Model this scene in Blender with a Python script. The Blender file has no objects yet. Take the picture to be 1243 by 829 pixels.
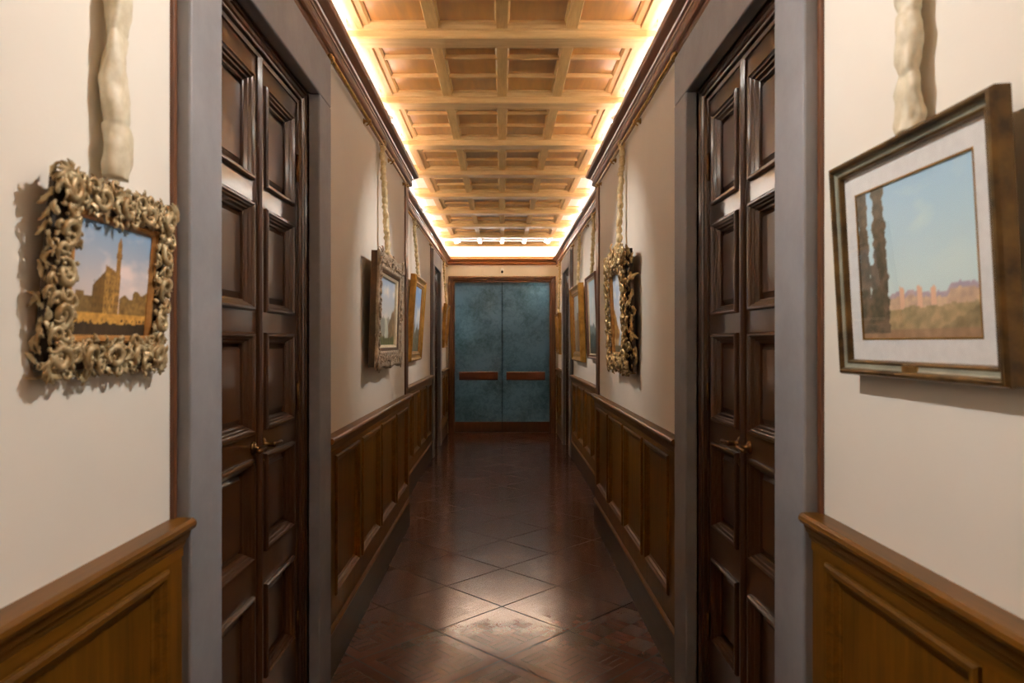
import bpy, bmesh, math, random
from mathutils import Vector, Matrix, noise
import numpy as np

S = bpy.context.scene
COL = S.collection
R = math.radians
CAMH = 1.40

# ------------------------------------------------------------------ helpers
class MB:
    """collects geometry, links it as one mesh object"""
    def __init__(self):
        self.v = []; self.f = []; self.sm = []
    def add(self, vs, fs, smooth=False):
        b = len(self.v)
        self.v += [tuple(p) for p in vs]
        self.f += [tuple(b + i for i in q) for q in fs]
        self.sm += [smooth] * len(fs)
        return self
    def box(self, x0, x1, y0, y1, z0, z1):
        if x0 > x1: x0, x1 = x1, x0
        if y0 > y1: y0, y1 = y1, y0
        if z0 > z1: z0, z1 = z1, z0
        vs = [(x0,y0,z0),(x1,y0,z0),(x1,y1,z0),(x0,y1,z0),(x0,y0,z1),(x1,y0,z1),(x1,y1,z1),(x0,y1,z1)]
        fs = [(0,3,2,1),(4,5,6,7),(0,1,5,4),(1,2,6,5),(2,3,7,6),(3,0,4,7)]
        return self.add(vs, fs)
    def grid(self, rows, close_u=False, smooth=True, cap=False):
        n = len(rows[0]); m = len(rows)
        vs = [p for r in rows for p in r]; fs = []
        for i in range(m - 1):
            for j in range(n if close_u else n - 1):
                k = (j + 1) % n
                fs.append((i*n + j, i*n + k, (i+1)*n + k, (i+1)*n + j))
        if cap:
            fs.append(tuple(range(n - 1, -1, -1))); fs.append(tuple((m-1)*n + j for j in range(n)))
        return self.add(vs, fs, smooth)
    def extrude(self, prof, a, b, fn, smooth=False):
        """closed profile of 2D points swept from a to b; fn(p, q, t) -> xyz"""
        rows = [[fn(p, q, t) for p, q in prof] for t in (a, b)]
        return self.grid(rows, close_u=True, smooth=smooth, cap=True)
    def frame(self, x0, x1, z0, z1, prof, smooth=False, close=True):
        """mitred frame. prof: (inset from the outer edge, y) points"""
        rows = []
        for d, y in prof:
            rows.append([(x0+d, y, z0+d), (x1-d, y, z0+d), (x1-d, y, z1-d), (x0+d, y, z1-d)])
        if close: rows.append(rows[0])
        return self.grid(rows, close_u=True, smooth=smooth)
    def tube(self, pts, rad, n=8, flat=1.0, ref=(0,1,0), smooth=True):
        pts = [Vector(p) for p in pts]; rows = []
        for i, p in enumerate(pts):
            t = (pts[min(i+1, len(pts)-1)] - pts[max(i-1, 0)]).normalized()
            rf = Vector(ref)
            if abs(t.dot(rf)) > .95: rf = Vector((1,0,0)) if abs(t.x) < .9 else Vector((0,0,1))
            s = t.cross(rf).normalized(); u = s.cross(t).normalized()
            r = rad[i] if hasattr(rad, '__len__') else rad
            rows.append([p + s*(math.cos(2*math.pi*k/n)*r) + u*(math.sin(2*math.pi*k/n)*r*flat) for k in range(n)])
        return self.grid(rows, close_u=True, smooth=smooth, cap=True)
    def ball(self, c, r, nu=8, nv=6, M=None):
        rx, ry, rz = r if hasattr(r, '__len__') else (r, r, r)
        c = Vector(c); rows = []
        for i in range(nv + 1):
            th = math.pi * min(max(i / nv, .04), .96)
            row = []
            for j in range(nu):
                ph = 2*math.pi*j/nu
                p = Vector((rx*math.sin(th)*math.cos(ph), ry*math.sin(th)*math.sin(ph), rz*math.cos(th)))
                if M is not None: p = M @ p
                row.append(c + p)
            rows.append(row)
        return self.grid(rows, close_u=True, cap=True)
    def lathe(self, prof, c=(0,0,0), axis='z', n=20, M=None):
        c = Vector(c); rows = []
        for r, h in prof:
            row = []
            for j in range(n):
                a = 2*math.pi*j/n
                p = Vector((r*math.cos(a), r*math.sin(a), h))
                if axis == 'y': p = Vector((p.x, -p.z, p.y))
                if axis == 'x': p = Vector((p.z, p.x, p.y))
                if M is not None: p = M @ p
                row.append(c + p)
            rows.append(row)
        return self.grid(rows, close_u=True, cap=True)
    def build(self, name, mat, parent=None, bevel=0, seg=2):
        me = bpy.data.meshes.new(name)
        me.from_pydata(self.v, [], self.f)
        me.polygons.foreach_set('use_smooth', self.sm)
        bm = bmesh.new(); bm.from_mesh(me)
        bmesh.ops.recalc_face_normals(bm, faces=bm.faces)
        bm.to_mesh(me); bm.free(); me.update()
        me.materials.append(mat)
        o = bpy.data.objects.new(name, me); COL.objects.link(o)
        if parent is not None: o.parent = parent
        if bevel:
            m = o.modifiers.new('bevel', 'BEVEL'); m.width = bevel; m.segments = seg; m.limit_method = 'ANGLE'; m.angle_limit = R(40)
        return o

def tag(o, label, cat, group=None, kind=None):
    o['label'] = label; o['category'] = cat
    if group: o['group'] = group
    if kind: o['kind'] = kind
    return o

def empty(name, loc=(0,0,0), rot=(0,0,0)):
    o = bpy.data.objects.new(name, None); COL.objects.link(o)
    o.location = loc; o.rotation_euler = rot; o.empty_display_size = .1
    return o

def on_wall(name, side, wx, y, z=0, lean=0):
    """Empty on a side wall; local x along the wall, local y into the wall, local -y towards the corridor"""
    return empty(name, (-wx if side < 0 else wx, y, z), (lean, 0, R(90) if side < 0 else R(-90)))

# ------------------------------------------------------------------ materials
def srgb(r, g, b):
    f = lambda c: (c/255/12.92) if c/255 <= .04045 else ((c/255+.055)/1.055)**2.4
    return (f(r), f(g), f(b), 1)

def newmat(name):
    m = bpy.data.materials.new(name); m.use_nodes = True
    nt = m.node_tree; b = nt.nodes['Principled BSDF']
    return m, nt, b

def N(nt, t, **kw):
    n = nt.nodes.new(t)
    for k, v in kw.items():
        if k in n.inputs.keys(): n.inputs[k].default_value = v
        else: setattr(n, k, v)
    return n

def ramp(nt, stops, fac):
    n = nt.nodes.new('ShaderNodeValToRGB')
    e = n.color_ramp.elements
    while len(e) < len(stops): e.new(.5)
    for el, (p, c) in zip(e, stops): el.position = p; el.color = c
    nt.links.new(fac, n.inputs[0])
    return n.outputs[0]

def wood(name, dark, light, rough=.3, stretch=(14, 14, 1.2), coat=0.0, bump=.012, coatr=.1, spec=.5):
    m, nt, b = newmat(name); L = nt.links.new
    tc = N(nt, 'ShaderNodeTexCoord'); mp = N(nt, 'ShaderNodeMapping'); mp.inputs['Scale'].default_value = stretch
    L(tc.outputs['Object'], mp.inputs[0])
    n1 = N(nt, 'ShaderNodeTexNoise', Scale=1.6, Detail=6.0, Roughness=.6, Distortion=.6); L(mp.outputs[0], n1.inputs['Vector'])
    n2 = N(nt, 'ShaderNodeTexNoise', Scale=9.0, Detail=3.0); L(mp.outputs[0], n2.inputs['Vector'])
    mx = N(nt, 'ShaderNodeMath', operation='MULTIPLY_ADD'); L(n2.outputs[0], mx.inputs[0]); mx.inputs[1].default_value = .35; L(n1.outputs[0], mx.inputs[2])
    c = ramp(nt, [(.42, dark), (.85, light)], mx.outputs[0])
    L(c, b.inputs['Base Color'])
    b.inputs['Roughness'].default_value = rough
    b.inputs['Specular IOR Level'].default_value = spec
    b.inputs['Coat Weight'].default_value = coat; b.inputs['Coat Roughness'].default_value = coatr
    bp = N(nt, 'ShaderNodeBump', Strength=bump, Distance=.004); L(n2.outputs[0], bp.inputs['Height']); L(bp.outputs[0], b.inputs['Normal'])
    return m

def noisy(name, c1, c2, rough=.6, scale=20, metallic=0, bump=.0, detail=5, dist=.003, lo=.35, hi=.65):
    m, nt, b = newmat(name); L = nt.links.new
    tc = N(nt, 'ShaderNodeTexCoord')
    n = N(nt, 'ShaderNodeTexNoise', Scale=scale, Detail=detail, Roughness=.6); L(tc.outputs['Object'], n.inputs['Vector'])
    L(ramp(nt, [(lo, c1), (hi, c2)], n.outputs[0]), b.inputs['Base Color'])
    b.inputs['Roughness'].default_value = rough; b.inputs['Metallic'].default_value = metallic
    if bump:
        bp = N(nt, 'ShaderNodeBump', Strength=bump, Distance=dist); L(n.outputs[0], bp.inputs['Height']); L(bp.outputs[0], b.inputs['Normal'])
    return m

M = {}
M['door'] = wood('door walnut', srgb(55,31,14), srgb(72,42,19), rough=.28, stretch=(10,10,.8), coat=.75, coatr=.08, bump=.0)
M['wains'] = wood('wainscot oak', srgb(78,49,6), srgb(116,75,12), rough=.4, stretch=(18,18,1.1), spec=.35)
M['wainsh'] = wood('wainscot oak rails', srgb(78,49,6), srgb(116,75,12), rough=.38, stretch=(1.1,18,18), spec=.4)
M['base'] = wood('baseboard oak', srgb(52,38,26), srgb(72,54,38), rough=.45, stretch=(1.0,16,16))
M['cornice'] = wood('cornice walnut', srgb(112,74,52), srgb(150,104,76), rough=.32, stretch=(14,.9,14), coat=.5, coatr=.15)
M['cornicex'] = wood('end cornice walnut', srgb(120,72,34), srgb(160,100,50), rough=.32, stretch=(.9,14,14), coat=.2, coatr=.15)
M['trimwood'] = wood('edge trim walnut', srgb(84,50,30), srgb(112,70,42), rough=.4)
M['casing'] = wood('end door casing', srgb(66,42,24), srgb(96,62,35), rough=.35, stretch=(12,12,1))
M['beam'] = wood('ceiling beam oak', srgb(184,146,90), srgb(220,186,130), rough=.4, stretch=(1.2,14,14))
M['siderail'] = wood('pale side rail oak', srgb(176,140,90), srgb(206,172,118), rough=.4, stretch=(14,1.2,14))
M['rib'] = wood('ceiling rib oak', srgb(174,136,78), srgb(210,174,112), rough=.38, stretch=(14,1.2,14))
M['bar'] = wood('push bar wood', srgb(70,36,22), srgb(96,52,32), rough=.4, stretch=(2,16,16))
M['sidewood'] = wood('frame back wood', srgb(60,40,22), srgb(96,66,36), rough=.55, stretch=(2,16,16))

def stone_mat():
    m, nt, b = newmat('grey sandstone'); L = nt.links.new
    tc = N(nt, 'ShaderNodeTexCoord')
    n1 = N(nt, 'ShaderNodeTexNoise', Scale=3.5, Detail=7.0, Roughness=.65); L(tc.outputs['Object'], n1.inputs['Vector'])
    n2 = N(nt, 'ShaderNodeTexNoise', Scale=160.0, Detail=2.0); L(tc.outputs['Object'], n2.inputs['Vector'])
    L(ramp(nt, [(.3, srgb(120,119,122)), (.7, srgb(146,145,148))], n1.outputs[0]), b.inputs['Base Color'])
    b.inputs['Roughness'].default_value = .6
    bp = N(nt, 'ShaderNodeBump', Strength=.12, Distance=.002); L(n2.outputs[0], bp.inputs['Height']); L(bp.outputs[0], b.inputs['Normal'])
    return m
M['stone'] = stone_mat()

def fabric_wall(name, c1, c2):
    m, nt, b = newmat(name); L = nt.links.new
    tc = N(nt, 'ShaderNodeTexCoord')
    n1 = N(nt, 'ShaderNodeTexNoise', Scale=2.2, Detail=4.0); L(tc.outputs['Object'], n1.inputs['Vector'])
    L(ramp(nt, [(.3, c1), (.7, c2)], n1.outputs[0]), b.inputs['Base Color'])
    b.inputs['Roughness'].default_value = .8
    mp = N(nt, 'ShaderNodeMapping'); mp.inputs['Scale'].default_value = (260, 260, 40); L(tc.outputs['Object'], mp.inputs[0])
    n2 = N(nt, 'ShaderNodeTexNoise', Scale=1.0, Detail=2.0); L(mp.outputs[0], n2.inputs['Vector'])
    mp2 = N(nt, 'ShaderNodeMapping'); mp2.inputs['Scale'].default_value = (40, 40, 260); L(tc.outputs['Object'], mp2.inputs[0])
    n3 = N(nt, 'ShaderNodeTexNoise', Scale=1.0, Detail=2.0); L(mp2.outputs[0], n3.inputs['Vector'])
    ad = N(nt, 'ShaderNodeMath', operation='ADD'); L(n2.outputs[0], ad.inputs[0]); L(n3.outputs[0], ad.inputs[1])
    bp = N(nt, 'ShaderNodeBump', Strength=.12, Distance=.0015); L(ad.outputs[0], bp.inputs['Height']); L(bp.outputs[0], b.inputs['Normal'])
    return m
M['wall'] = fabric_wall('cream wall fabric', srgb(228,221,208), srgb(234,228,216))
M['plaster'] = noisy('white plaster', srgb(235,228,218), srgb(242,236,228), rough=.8, scale=6)
M['dark'] = noisy('dark void', srgb(20,16,14), srgb(28,22,18), rough=.9)

def floor_mat():
    m, nt, b = newmat('parquet panels'); L = nt.links.new
    def math_(op, a, bb=None, c=None):
        n = N(nt, 'ShaderNodeMath', operation=op)
        for i, x in enumerate((a, bb, c)):
            if x is None: continue
            if isinstance(x, (int, float)): n.inputs[i].default_value = x
            else: L(x, n.inputs[i])
        return n.outputs[0]
    tc = N(nt, 'ShaderNodeTexCoord'); sp = N(nt, 'ShaderNodeSeparateXYZ'); L(tc.outputs['Object'], sp.inputs[0])
    x, y = sp.outputs[0], sp.outputs[1]
    y0 = math_('SUBTRACT', y, 3.165)
    u = math_('DIVIDE', math_('ADD', y0, x), .64); v = math_('DIVIDE', math_('SUBTRACT', y0, x), .64)
    fu = math_('FRACT', u); fv = math_('FRACT', v)
    eu = math_('MINIMUM', fu, math_('SUBTRACT', 1, fu)); ev = math_('MINIMUM', fv, math_('SUBTRACT', 1, fv))
    edge = math_('MINIMUM', eu, ev)
    seam = math_('LESS_THAN', edge, .0095)
    border = math_('LESS_THAN', edge, .13)
    bline = math_('LESS_THAN', math_('ABSOLUTE', math_('SUBTRACT', edge, .13)), .005)
    # basket weave of strips inside each panel
    s = 4.055
    wu = math_('MULTIPLY', math_('SUBTRACT', fu, .13), s); wv = math_('MULTIPLY', math_('SUBTRACT', fv, .13), s)
    ck = math_('MODULO', math_('ADD', math_('FLOOR', wu), math_('FLOOR', wv)), 2)
    ck = math_('ABSOLUTE', ck)
    mixv = math_('ADD', math_('MULTIPLY', ck, wu), math_('MULTIPLY', math_('SUBTRACT', 1, ck), wv))
    strips = math_('MULTIPLY', mixv, 3)
    fs = math_('FRACT', strips); es = math_('MINIMUM', fs, math_('SUBTRACT', 1, fs))
    sline = math_('LESS_THAN', es, .06)
    inside = math_('SUBTRACT', 1, border)
    sline = math_('MULTIPLY', sline, inside)
    # per strip tone
    cv = N(nt, 'ShaderNodeCombineXYZ'); L(math_('FLOOR', math_('MULTIPLY', wu, 3)), cv.inputs[0]); L(math_('FLOOR', math_('MULTIPLY', wv, 3)), cv.inputs[1]); L(math_('ADD', math_('FLOOR', u), math_('MULTIPLY', math_('FLOOR', v), 7.3)), cv.inputs[2])
    wn = N(nt, 'ShaderNodeTexWhiteNoise'); wn.noise_dimensions = '3D'; L(cv.outputs[0], wn.inputs['Vector'])
    cv2 = N(nt, 'ShaderNodeCombineXYZ'); L(math_('FLOOR', u), cv2.inputs[0]); L(math_('FLOOR', v), cv2.inputs[1]); L(ck, cv2.inputs[2])
    wn2 = N(nt, 'ShaderNodeTexWhiteNoise'); wn2.noise_dimensions = '3D'; L(cv2.outputs[0], wn2.inputs['Vector'])
    n1 = N(nt, 'ShaderNodeTexNoise', Scale=90.0, Detail=4.0); L(tc.outputs['Object'], n1.inputs['Vector'])
    t = math_('ADD', math_('MULTIPLY', wn.outputs[0], .05), math_('ADD', math_('ADD', .22, math_('MULTIPLY', wn2.outputs[0], .16)), math_('MULTIPLY', n1.outputs[0], .15)))
    c = ramp(nt, [(.05, srgb(76,50,40)), (.8, srgb(116,80,66))], t)
    mx = N(nt, 'ShaderNodeMix', data_type='RGBA'); mx.inputs[7].default_value = srgb(34,18,12)
    L(math_('MAXIMUM', seam, math_('MULTIPLY', math_('MAXIMUM', sline, bline), .35)), mx.inputs[0]); L(c, mx.inputs[6])
    L(mx.outputs[2], b.inputs['Base Color'])
    n2 = N(nt, 'ShaderNodeTexNoise', Scale=3.0, Detail=4.0); L(tc.outputs['Object'], n2.inputs['Vector'])
    rg = math_('ADD', math_('MULTIPLY', n2.outputs[0], .06), math_('MULTIPLY', math_('MULTIPLY', ck, inside), .05))
    rg = math_('ADD', math_('ADD', rg, .11), math_('ADD', math_('MULTIPLY', wn.outputs[0], .03), math_('MULTIPLY', seam, .4)))
    L(rg, b.inputs['Roughness'])
    L(math_('SUBTRACT', .8, math_('MULTIPLY', math_('MAXIMUM', seam, math_('MULTIPLY', math_('MAXIMUM', sline, bline), .4)), .5)), b.inputs['Specular IOR Level'])
    h = math_('SUBTRACT', math_('MULTIPLY', n1.outputs[0], .15), math_('ADD', math_('MULTIPLY', seam, 1.0), math_('MULTIPLY', math_('MAXIMUM', sline, bline), .3)))
    h = math_('ADD', h, math_('MULTIPLY', wn.outputs[0], .05))
    bp = N(nt, 'ShaderNodeBump', Strength=.12, Distance=.001); L(h, bp.inputs['Height']); L(bp.outputs[0], b.inputs['Normal'])
    return m
M['floor'] = floor_mat()

def panel_mat():
    m, nt, b = newmat('coffer panel varnished'); L = nt.links.new
    at = N(nt, 'ShaderNodeAttribute', attribute_name='tone')
    tc = N(nt, 'ShaderNodeTexCoord'); mp = N(nt, 'ShaderNodeMapping'); mp.inputs['Scale'].default_value = (12, 1.4, 12); L(tc.outputs['Object'], mp.inputs[0])
    n1 = N(nt, 'ShaderNodeTexNoise', Scale=2.0, Detail=6.0, Distortion=.5); L(mp.outputs[0], n1.inputs['Vector'])
    ad = N(nt, 'ShaderNodeMath', operation='MULTIPLY_ADD'); L(at.outputs['Fac'], ad.inputs[0]); ad.inputs[1].default_value = .45; L(n1.outputs[0], ad.inputs[2])
    L(ramp(nt, [(.35, srgb(138,84,6)), (1.0, srgb(204,142,22))], ad.outputs[0]), b.inputs['Base Color'])
    b.inputs['Roughness'].default_value = .3
    b.inputs['Coat Weight'].default_value = 1.0; b.inputs['Coat Roughness'].default_value = .38; b.inputs['Coat IOR'].default_value = 2.8
    return m
M['panel'] = panel_mat()

M['gold'] = noisy('antique gold leaf', srgb(110,84,46), srgb(226,200,146), rough=.3, scale=34, metallic=.7, bump=.15)
M['silver'] = noisy('worn silver gilding', srgb(142,112,66), srgb(204,186,146), rough=.42, scale=38, metallic=.3, bump=.15)
M['greygold'] = noisy('greyed gilding', srgb(140,120,98), srgb(196,178,152), rough=.5, scale=35, metallic=.25, bump=.15)
M['bole'] = noisy('dark frame ground', srgb(44,30,15), srgb(74,52,28), rough=.6, scale=25)
M['plaingold'] = noisy('plain gilt moulding', srgb(150,108,44), srgb(192,146,68), rough=.36, scale=14, metallic=.6)
M['umber'] = noisy('bronzed moulding', srgb(64,48,26), srgb(118,90,46), rough=.35, scale=18, metallic=.45)
M['greenish'] = noisy('grey green cove moulding', srgb(128,130,116), srgb(160,160,142), rough=.4, scale=18, metallic=.2)
M['slip'] = noisy('cream slip', srgb(206,190,156), srgb(224,210,180), rough=.5, scale=30)
M['goldslip'] = noisy('gilt slip', srgb(160,112,58), srgb(196,146,84), rough=.4, scale=30, metallic=.4)
M['matboard'] = noisy('white mat board', srgb(222,222,220), srgb(230,230,228), rough=.8, scale=60)
M['brass'] = noisy('aged brass', srgb(150,118,66), srgb(190,154,94), rough=.32, scale=30, metallic=.85)
M['bronze'] = noisy('bronze handle', srgb(84,58,30), srgb(120,88,50), rough=.35, scale=30, metallic=.9)
M['cloth'] = noisy('ivory satin', srgb(206,194,164), srgb(224,214,188), rough=.5, scale=40, bump=.1)
M['cloth2'] = noisy('gold ivory satin', srgb(196,172,124), srgb(222,204,160), rough=.42, scale=60, bump=.15)
M['white'] = noisy('white enamel', srgb(226,226,226), srgb(234,234,234), rough=.35, scale=10)
M['blackm'] = noisy('dark lens', srgb(28,26,26), srgb(40,38,38), rough=.3, scale=10)

def emit(name, col, s):
    m, nt, b = newmat(name)
    b.inputs['Base Color'].default_value = col; b.inputs['Emission Color'].default_value = col; b.inputs['Emission Strength'].default_value = s
    return m
M['lens'] = emit('lamp lens', (1, .95, .88, 1), 12)

def glass_pane_mat():
    m, nt, b = newmat('picture glass'); L = nt.links.new
    out = nt.nodes['Material Output']
    tr = N(nt, 'ShaderNodeBsdfTransparent'); gl = N(nt, 'ShaderNodeBsdfGlossy', Roughness=.01)
    fr = N(nt, 'ShaderNodeFresnel', IOR=1.5); mx = N(nt, 'ShaderNodeMixShader')
    ge = N(nt, 'ShaderNodeNewGeometry'); iv = N(nt, 'ShaderNodeMath', operation='SUBTRACT'); iv.inputs[0].default_value = 1; L(ge.outputs['Backfacing'], iv.inputs[1])
    mu = N(nt, 'ShaderNodeMath', operation='MULTIPLY'); L(fr.outputs[0], mu.inputs[0]); L(iv.outputs[0], mu.inputs[1])
    L(mu.outputs[0], mx.inputs[0]); L(tr.outputs[0], mx.inputs[1]); L(gl.outputs[0], mx.inputs[2]); L(mx.outputs[0], out.inputs[0])
    return m
M['glass'] = glass_pane_mat()

def frosted_mat():
    m, nt, b = newmat('frosted glass'); L = nt.links.new
    out = nt.nodes['Material Output']
    tc = N(nt, 'ShaderNodeTexCoord')
    n1 = N(nt, 'ShaderNodeTexNoise', Scale=16.0, Detail=8.0, Roughness=.7, Distortion=.8); L(tc.outputs['Object'], n1.inputs['Vector'])
    n2 = N(nt, 'ShaderNodeTexNoise', Scale=2.0, Detail=3.0); L(tc.outputs['Object'], n2.inputs['Vector'])
    ad = N(nt, 'ShaderNodeMath', operation='MULTIPLY_ADD'); L(n2.outputs[0], ad.inputs[0]); ad.inputs[1].default_value = .8; L(n1.outputs[0], ad.inputs[2])
    c = ramp(nt, [(.62, (.20,.27,.25,1)), (1.12, (.44,.52,.54,1))], ad.outputs[0])
    tl = N(nt, 'ShaderNodeBsdfTranslucent'); L(c, tl.inputs[0])
    df = N(nt, 'ShaderNodeBsdfDiffuse'); df.inputs[0].default_value = (.05,.065,.065,1)
    a1 = N(nt, 'ShaderNodeMixShader'); a1.inputs[0].default_value = .2; L(tl.outputs[0], a1.inputs[1]); L(df.outputs[0], a1.inputs[2])
    gl = N(nt, 'ShaderNodeBsdfGlossy', Roughness=.16)
    bp = N(nt, 'ShaderNodeBump', Strength=.25, Distance=.004); L(n1.outputs[0], bp.inputs['Height']); L(bp.outputs[0], gl.inputs['Normal'])
    fr = N(nt, 'ShaderNodeFresnel', IOR=1.5); mx = N(nt, 'ShaderNodeMixShader')
    L(fr.outputs[0], mx.inputs[0]); L(a1.outputs[0], mx.inputs[1]); L(gl.outputs[0], mx.inputs[2]); L(mx.outputs[0], out.inputs[0])
    return m
M['frosted'] = frosted_mat()

def paint_mat():
    m, nt, b = newmat('oil paint'); L = nt.links.new
    at = N(nt, 'ShaderNodeAttribute', attribute_name='paint')
    L(at.outputs['Color'], b.inputs['Base Color'])
    tc = N(nt, 'ShaderNodeTexCoord')
    n1 = N(nt, 'ShaderNodeTexNoise', Scale=140.0, Detail=3.0); L(tc.outputs['Object'], n1.inputs['Vector'])
    bp = N(nt, 'ShaderNodeBump', Strength=.1, Distance=.001); L(n1.outputs[0], bp.inputs['Height']); L(bp.outputs[0], b.inputs['Normal'])
    b.inputs['Roughness'].default_value = .45
    return m
M['paint'] = paint_mat()

# ------------------------------------------------------------------ dimensions
WF, WR = .735, .87            # half width to the wall: front section, far section
STEP, END, BACK = 5.52, 11.10, -2.6
CEIL = 2.93
DOOR_H = 2.35
DOORS = {(-1, 'f'): (1.78, 2.73), (1, 'f'): (1.83, 2.71), (-1, 'r'): (8.86, 9.70), (1, 'r'): (8.95, 9.83)}
STW = .18                     # stone surround width

# ------------------------------------------------------------------ room shell
MB().box(-1.0, 1.0, BACK, END + .25, -.1, 0).build('floor', M['floor'])
tag(bpy.data.objects['floor'], 'dark glossy parquet floor of diagonal square panels', 'floor', kind='structure')

for side, nm in ((-1, 'wall_left'), (1, 'wall_right')):
    mb = MB()
    def bx(w, y0, y1, z0, z1):
        mb.box(side*w, side*(w + .22), y0, y1, z0, z1)
    a, b = DOORS[(side, 'f')]; c, d = DOORS[(side, 'r')]
    bx(WF, BACK, a, 0, CEIL); bx(WF, a, b, DOOR_H, CEIL); bx(WF, b, STEP, 0, CEIL)
    bx(WR, STEP, c, 0, CEIL); bx(WR, c, d, DOOR_H, CEIL); bx(WR, d, END + .2, 0, CEIL)
    o = mb.build(nm, M['wall'])
    tag(o, f"cream fabric wall of the corridor on the {'left' if side < 0 else 'right'}, stepping outwards halfway along", 'wall', kind='structure')
mb = MB()
mb.box(-WR, -.80, END, END + .2, 0, CEIL); mb.box(.80, WR, END, END + .2, 0, CEIL); mb.box(-.80, .80, END, END + .2, 2.40, CEIL)
tag(mb.build('wall_end', M['wall']), 'cream end wall around the teal glass door', 'wall', kind='structure')
tag(MB().box(-1, 1, BACK - .2, BACK, 0, CEIL).build('wall_back', M['wall']), 'cream wall closing the corridor behind the viewer', 'wall', kind='structure')
# lobby behind the glass door
mb = MB()
mb.box(-1.5, 1.5, 13.2, 13.3, 0, CEIL); mb.box(-1.6, -1.5, END + .2, 13.3, 0, CEIL); mb.box(1.5, 1.6, END + .2, 13.3, 0, CEIL); mb.box(-1.6, 1.6, END + .2, 13.3, CEIL, CEIL + .1); mb.box(-1.6, 1.6, END + .25, 13.3, -.1, 0)
tag(mb.build('wall_lobby', M['plaster']), 'plain pale lobby walls behind the glass door', 'wall', kind='structure')

# ------------------------------------------------------------------ coffered ceiling
ceil = MB().box(-1.1, 1.1, BACK - .2, END + .2, CEIL, CEIL + .12).build('ceiling', M['plaster'])
tag(ceil, 'golden oak coffered ceiling with deep cross beams', 'ceiling', kind='structure')
PITCH, BW, B1 = .927, .124, 3.41
rnd = random.Random(4)
ks = range(-5, 9)
bz = CEIL - .08
def beam_profile():
    # (y offset, z) across a beam: square bottom, small ogee beads against the panels
    return [(-.03, CEIL), (-.03, CEIL-.018), (-.018, CEIL-.026), (-.012, CEIL-.04), (0, CEIL-.045), (0, bz+.006), (.006, bz), (BW-.006, bz), (BW, bz+.006), (BW, CEIL-.045), (BW+.012, CEIL-.04), (BW+.018, CEIL-.026), (BW+.03, CEIL-.018), (BW+.03, CEIL)]
for k in ks:
    y0 = B1 + PITCH*k
    w = (WF if y0 + BW < STEP else WR)
    mb = MB(); mb.extrude(beam_profile(), -w, w, lambda p, q, t, y0=y0: (t, y0 + p, q))
    mb.build('beam', M['beam'], ceil)
bays = [(B1 + PITCH*k + BW, B1 + PITCH*(k+1)) for k in ks][:-1]
bays.append((B1 + PITCH*8 + BW, END))
RX, SX = .33, .625
for a, b in bays:
    if b - a < .1: continue
    # panels
    mb = MB(); tones = []
    nrow = 3 if b - a > .5 else 1
    xs = [-SX, -RX, 0, RX, SX]
    for i in range(4):
        for j in range(nrow):
            ya, yb = a + (b-a)*j/nrow, a + (b-a)*(j+1)/nrow
            mb.box(xs[i] + .004, xs[i+1] - .004, ya + .004, yb - .004, CEIL - .008, CEIL + .002)
            tones += [rnd.random()]*6
    o = mb.build('coffer_panel', M['panel'], ceil)
    at = o.data.attributes.new('tone', 'FLOAT', 'FACE'); at.data.foreach_set('value', tones)
    for x in (-RX, 0, RX):
        prof = [(-.036, CEIL), (-.036, CEIL-.014), (-.027, CEIL-.024), (-.027, CEIL-.04), (.027, CEIL-.04), (.027, CEIL-.024), (.036, CEIL-.014), (.036, CEIL)]
        MB().extrude(prof, a, b, lambda p, q, t, x=x: (x + p, t, q)).build('long_rib', M['rib'], ceil)
    if nrow == 3:
        for j in (1, 2):
            y = a + (b-a)*j/3
            prof = [(-.02, CEIL), (-.02, CEIL-.012), (-.012, CEIL-.026), (.012, CEIL-.026), (.02, CEIL-.012), (.02, CEIL)]
            MB().extrude(prof, -SX, SX, lambda p, q, t, y=y: (t, y + p, q)).build('cross_rib', M['beam'], ceil)
    for s in (-1, 1):
        w2 = WF - .01
        prof = [(SX - .006, CEIL), (SX - .006, CEIL-.016), (SX+.006, CEIL-.024), (SX+.03, CEIL-.026), (SX+.034, CEIL-.04), (SX+.085, CEIL-.042), (SX+.088, CEIL-.02), (w2, CEIL-.02), (w2, CEIL)]
        MB().extrude(prof, a, b, lambda p, q, t, s=s: (s*p, t, q)).build('side_rail', M['siderail'], ceil)

# ------------------------------------------------------------------ cornices
ntrim = [0]
def trim_name():
    ntrim[0] += 1
    return f'trim_{ntrim[0]}'
def cornice_prof():
    # (projection from the wall, z)
    pts = [(0, 2.600), (.014, 2.600), (.014, 2.612)]
    for i in range(7):      # lower round
        t = -math.pi*.5 + math.pi*i/6
        pts.append((.020 + .019*math.cos(t), 2.631 + .019*math.sin(t)))
    pts += [(.022, 2.652), (.034, 2.654), (.036, 2.660), (.046, 2.663), (.050, 2.670), (.060, 2.673)]
    for i in range(6):      # upper round
        t = -math.pi*.45 + math.pi*.9*i/5
        pts.append((.072 + .016*math.cos(t), 2.690 + .013*math.sin(t)))
    pts += [(.079, 2.716), (.078, 2.720), (.070, 2.720), (.068, 2.700), (0, 2.700)]
    return pts
for side in (-1, 1):
    lr = 'left' if side < 0 else 'right'
    o = MB().extrude(cornice_prof(), BACK, STEP + .06, lambda p, q, t: (side*(WF - p), t, q)).build(trim_name(), M['cornice'])
    tag(o, f'dark moulded walnut cornice over the {lr} door and first wall bay', 'cornice', kind='structure')
    o = MB().extrude(cornice_prof(), STEP + .06, END, lambda p, q, t: (side*(WR - p), t, q)).build(trim_name(), M['cornice'])
    tag(o, f'moulded walnut cornice along the far, wider stretch of the {lr} wall', 'cornice', kind='structure')
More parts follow.
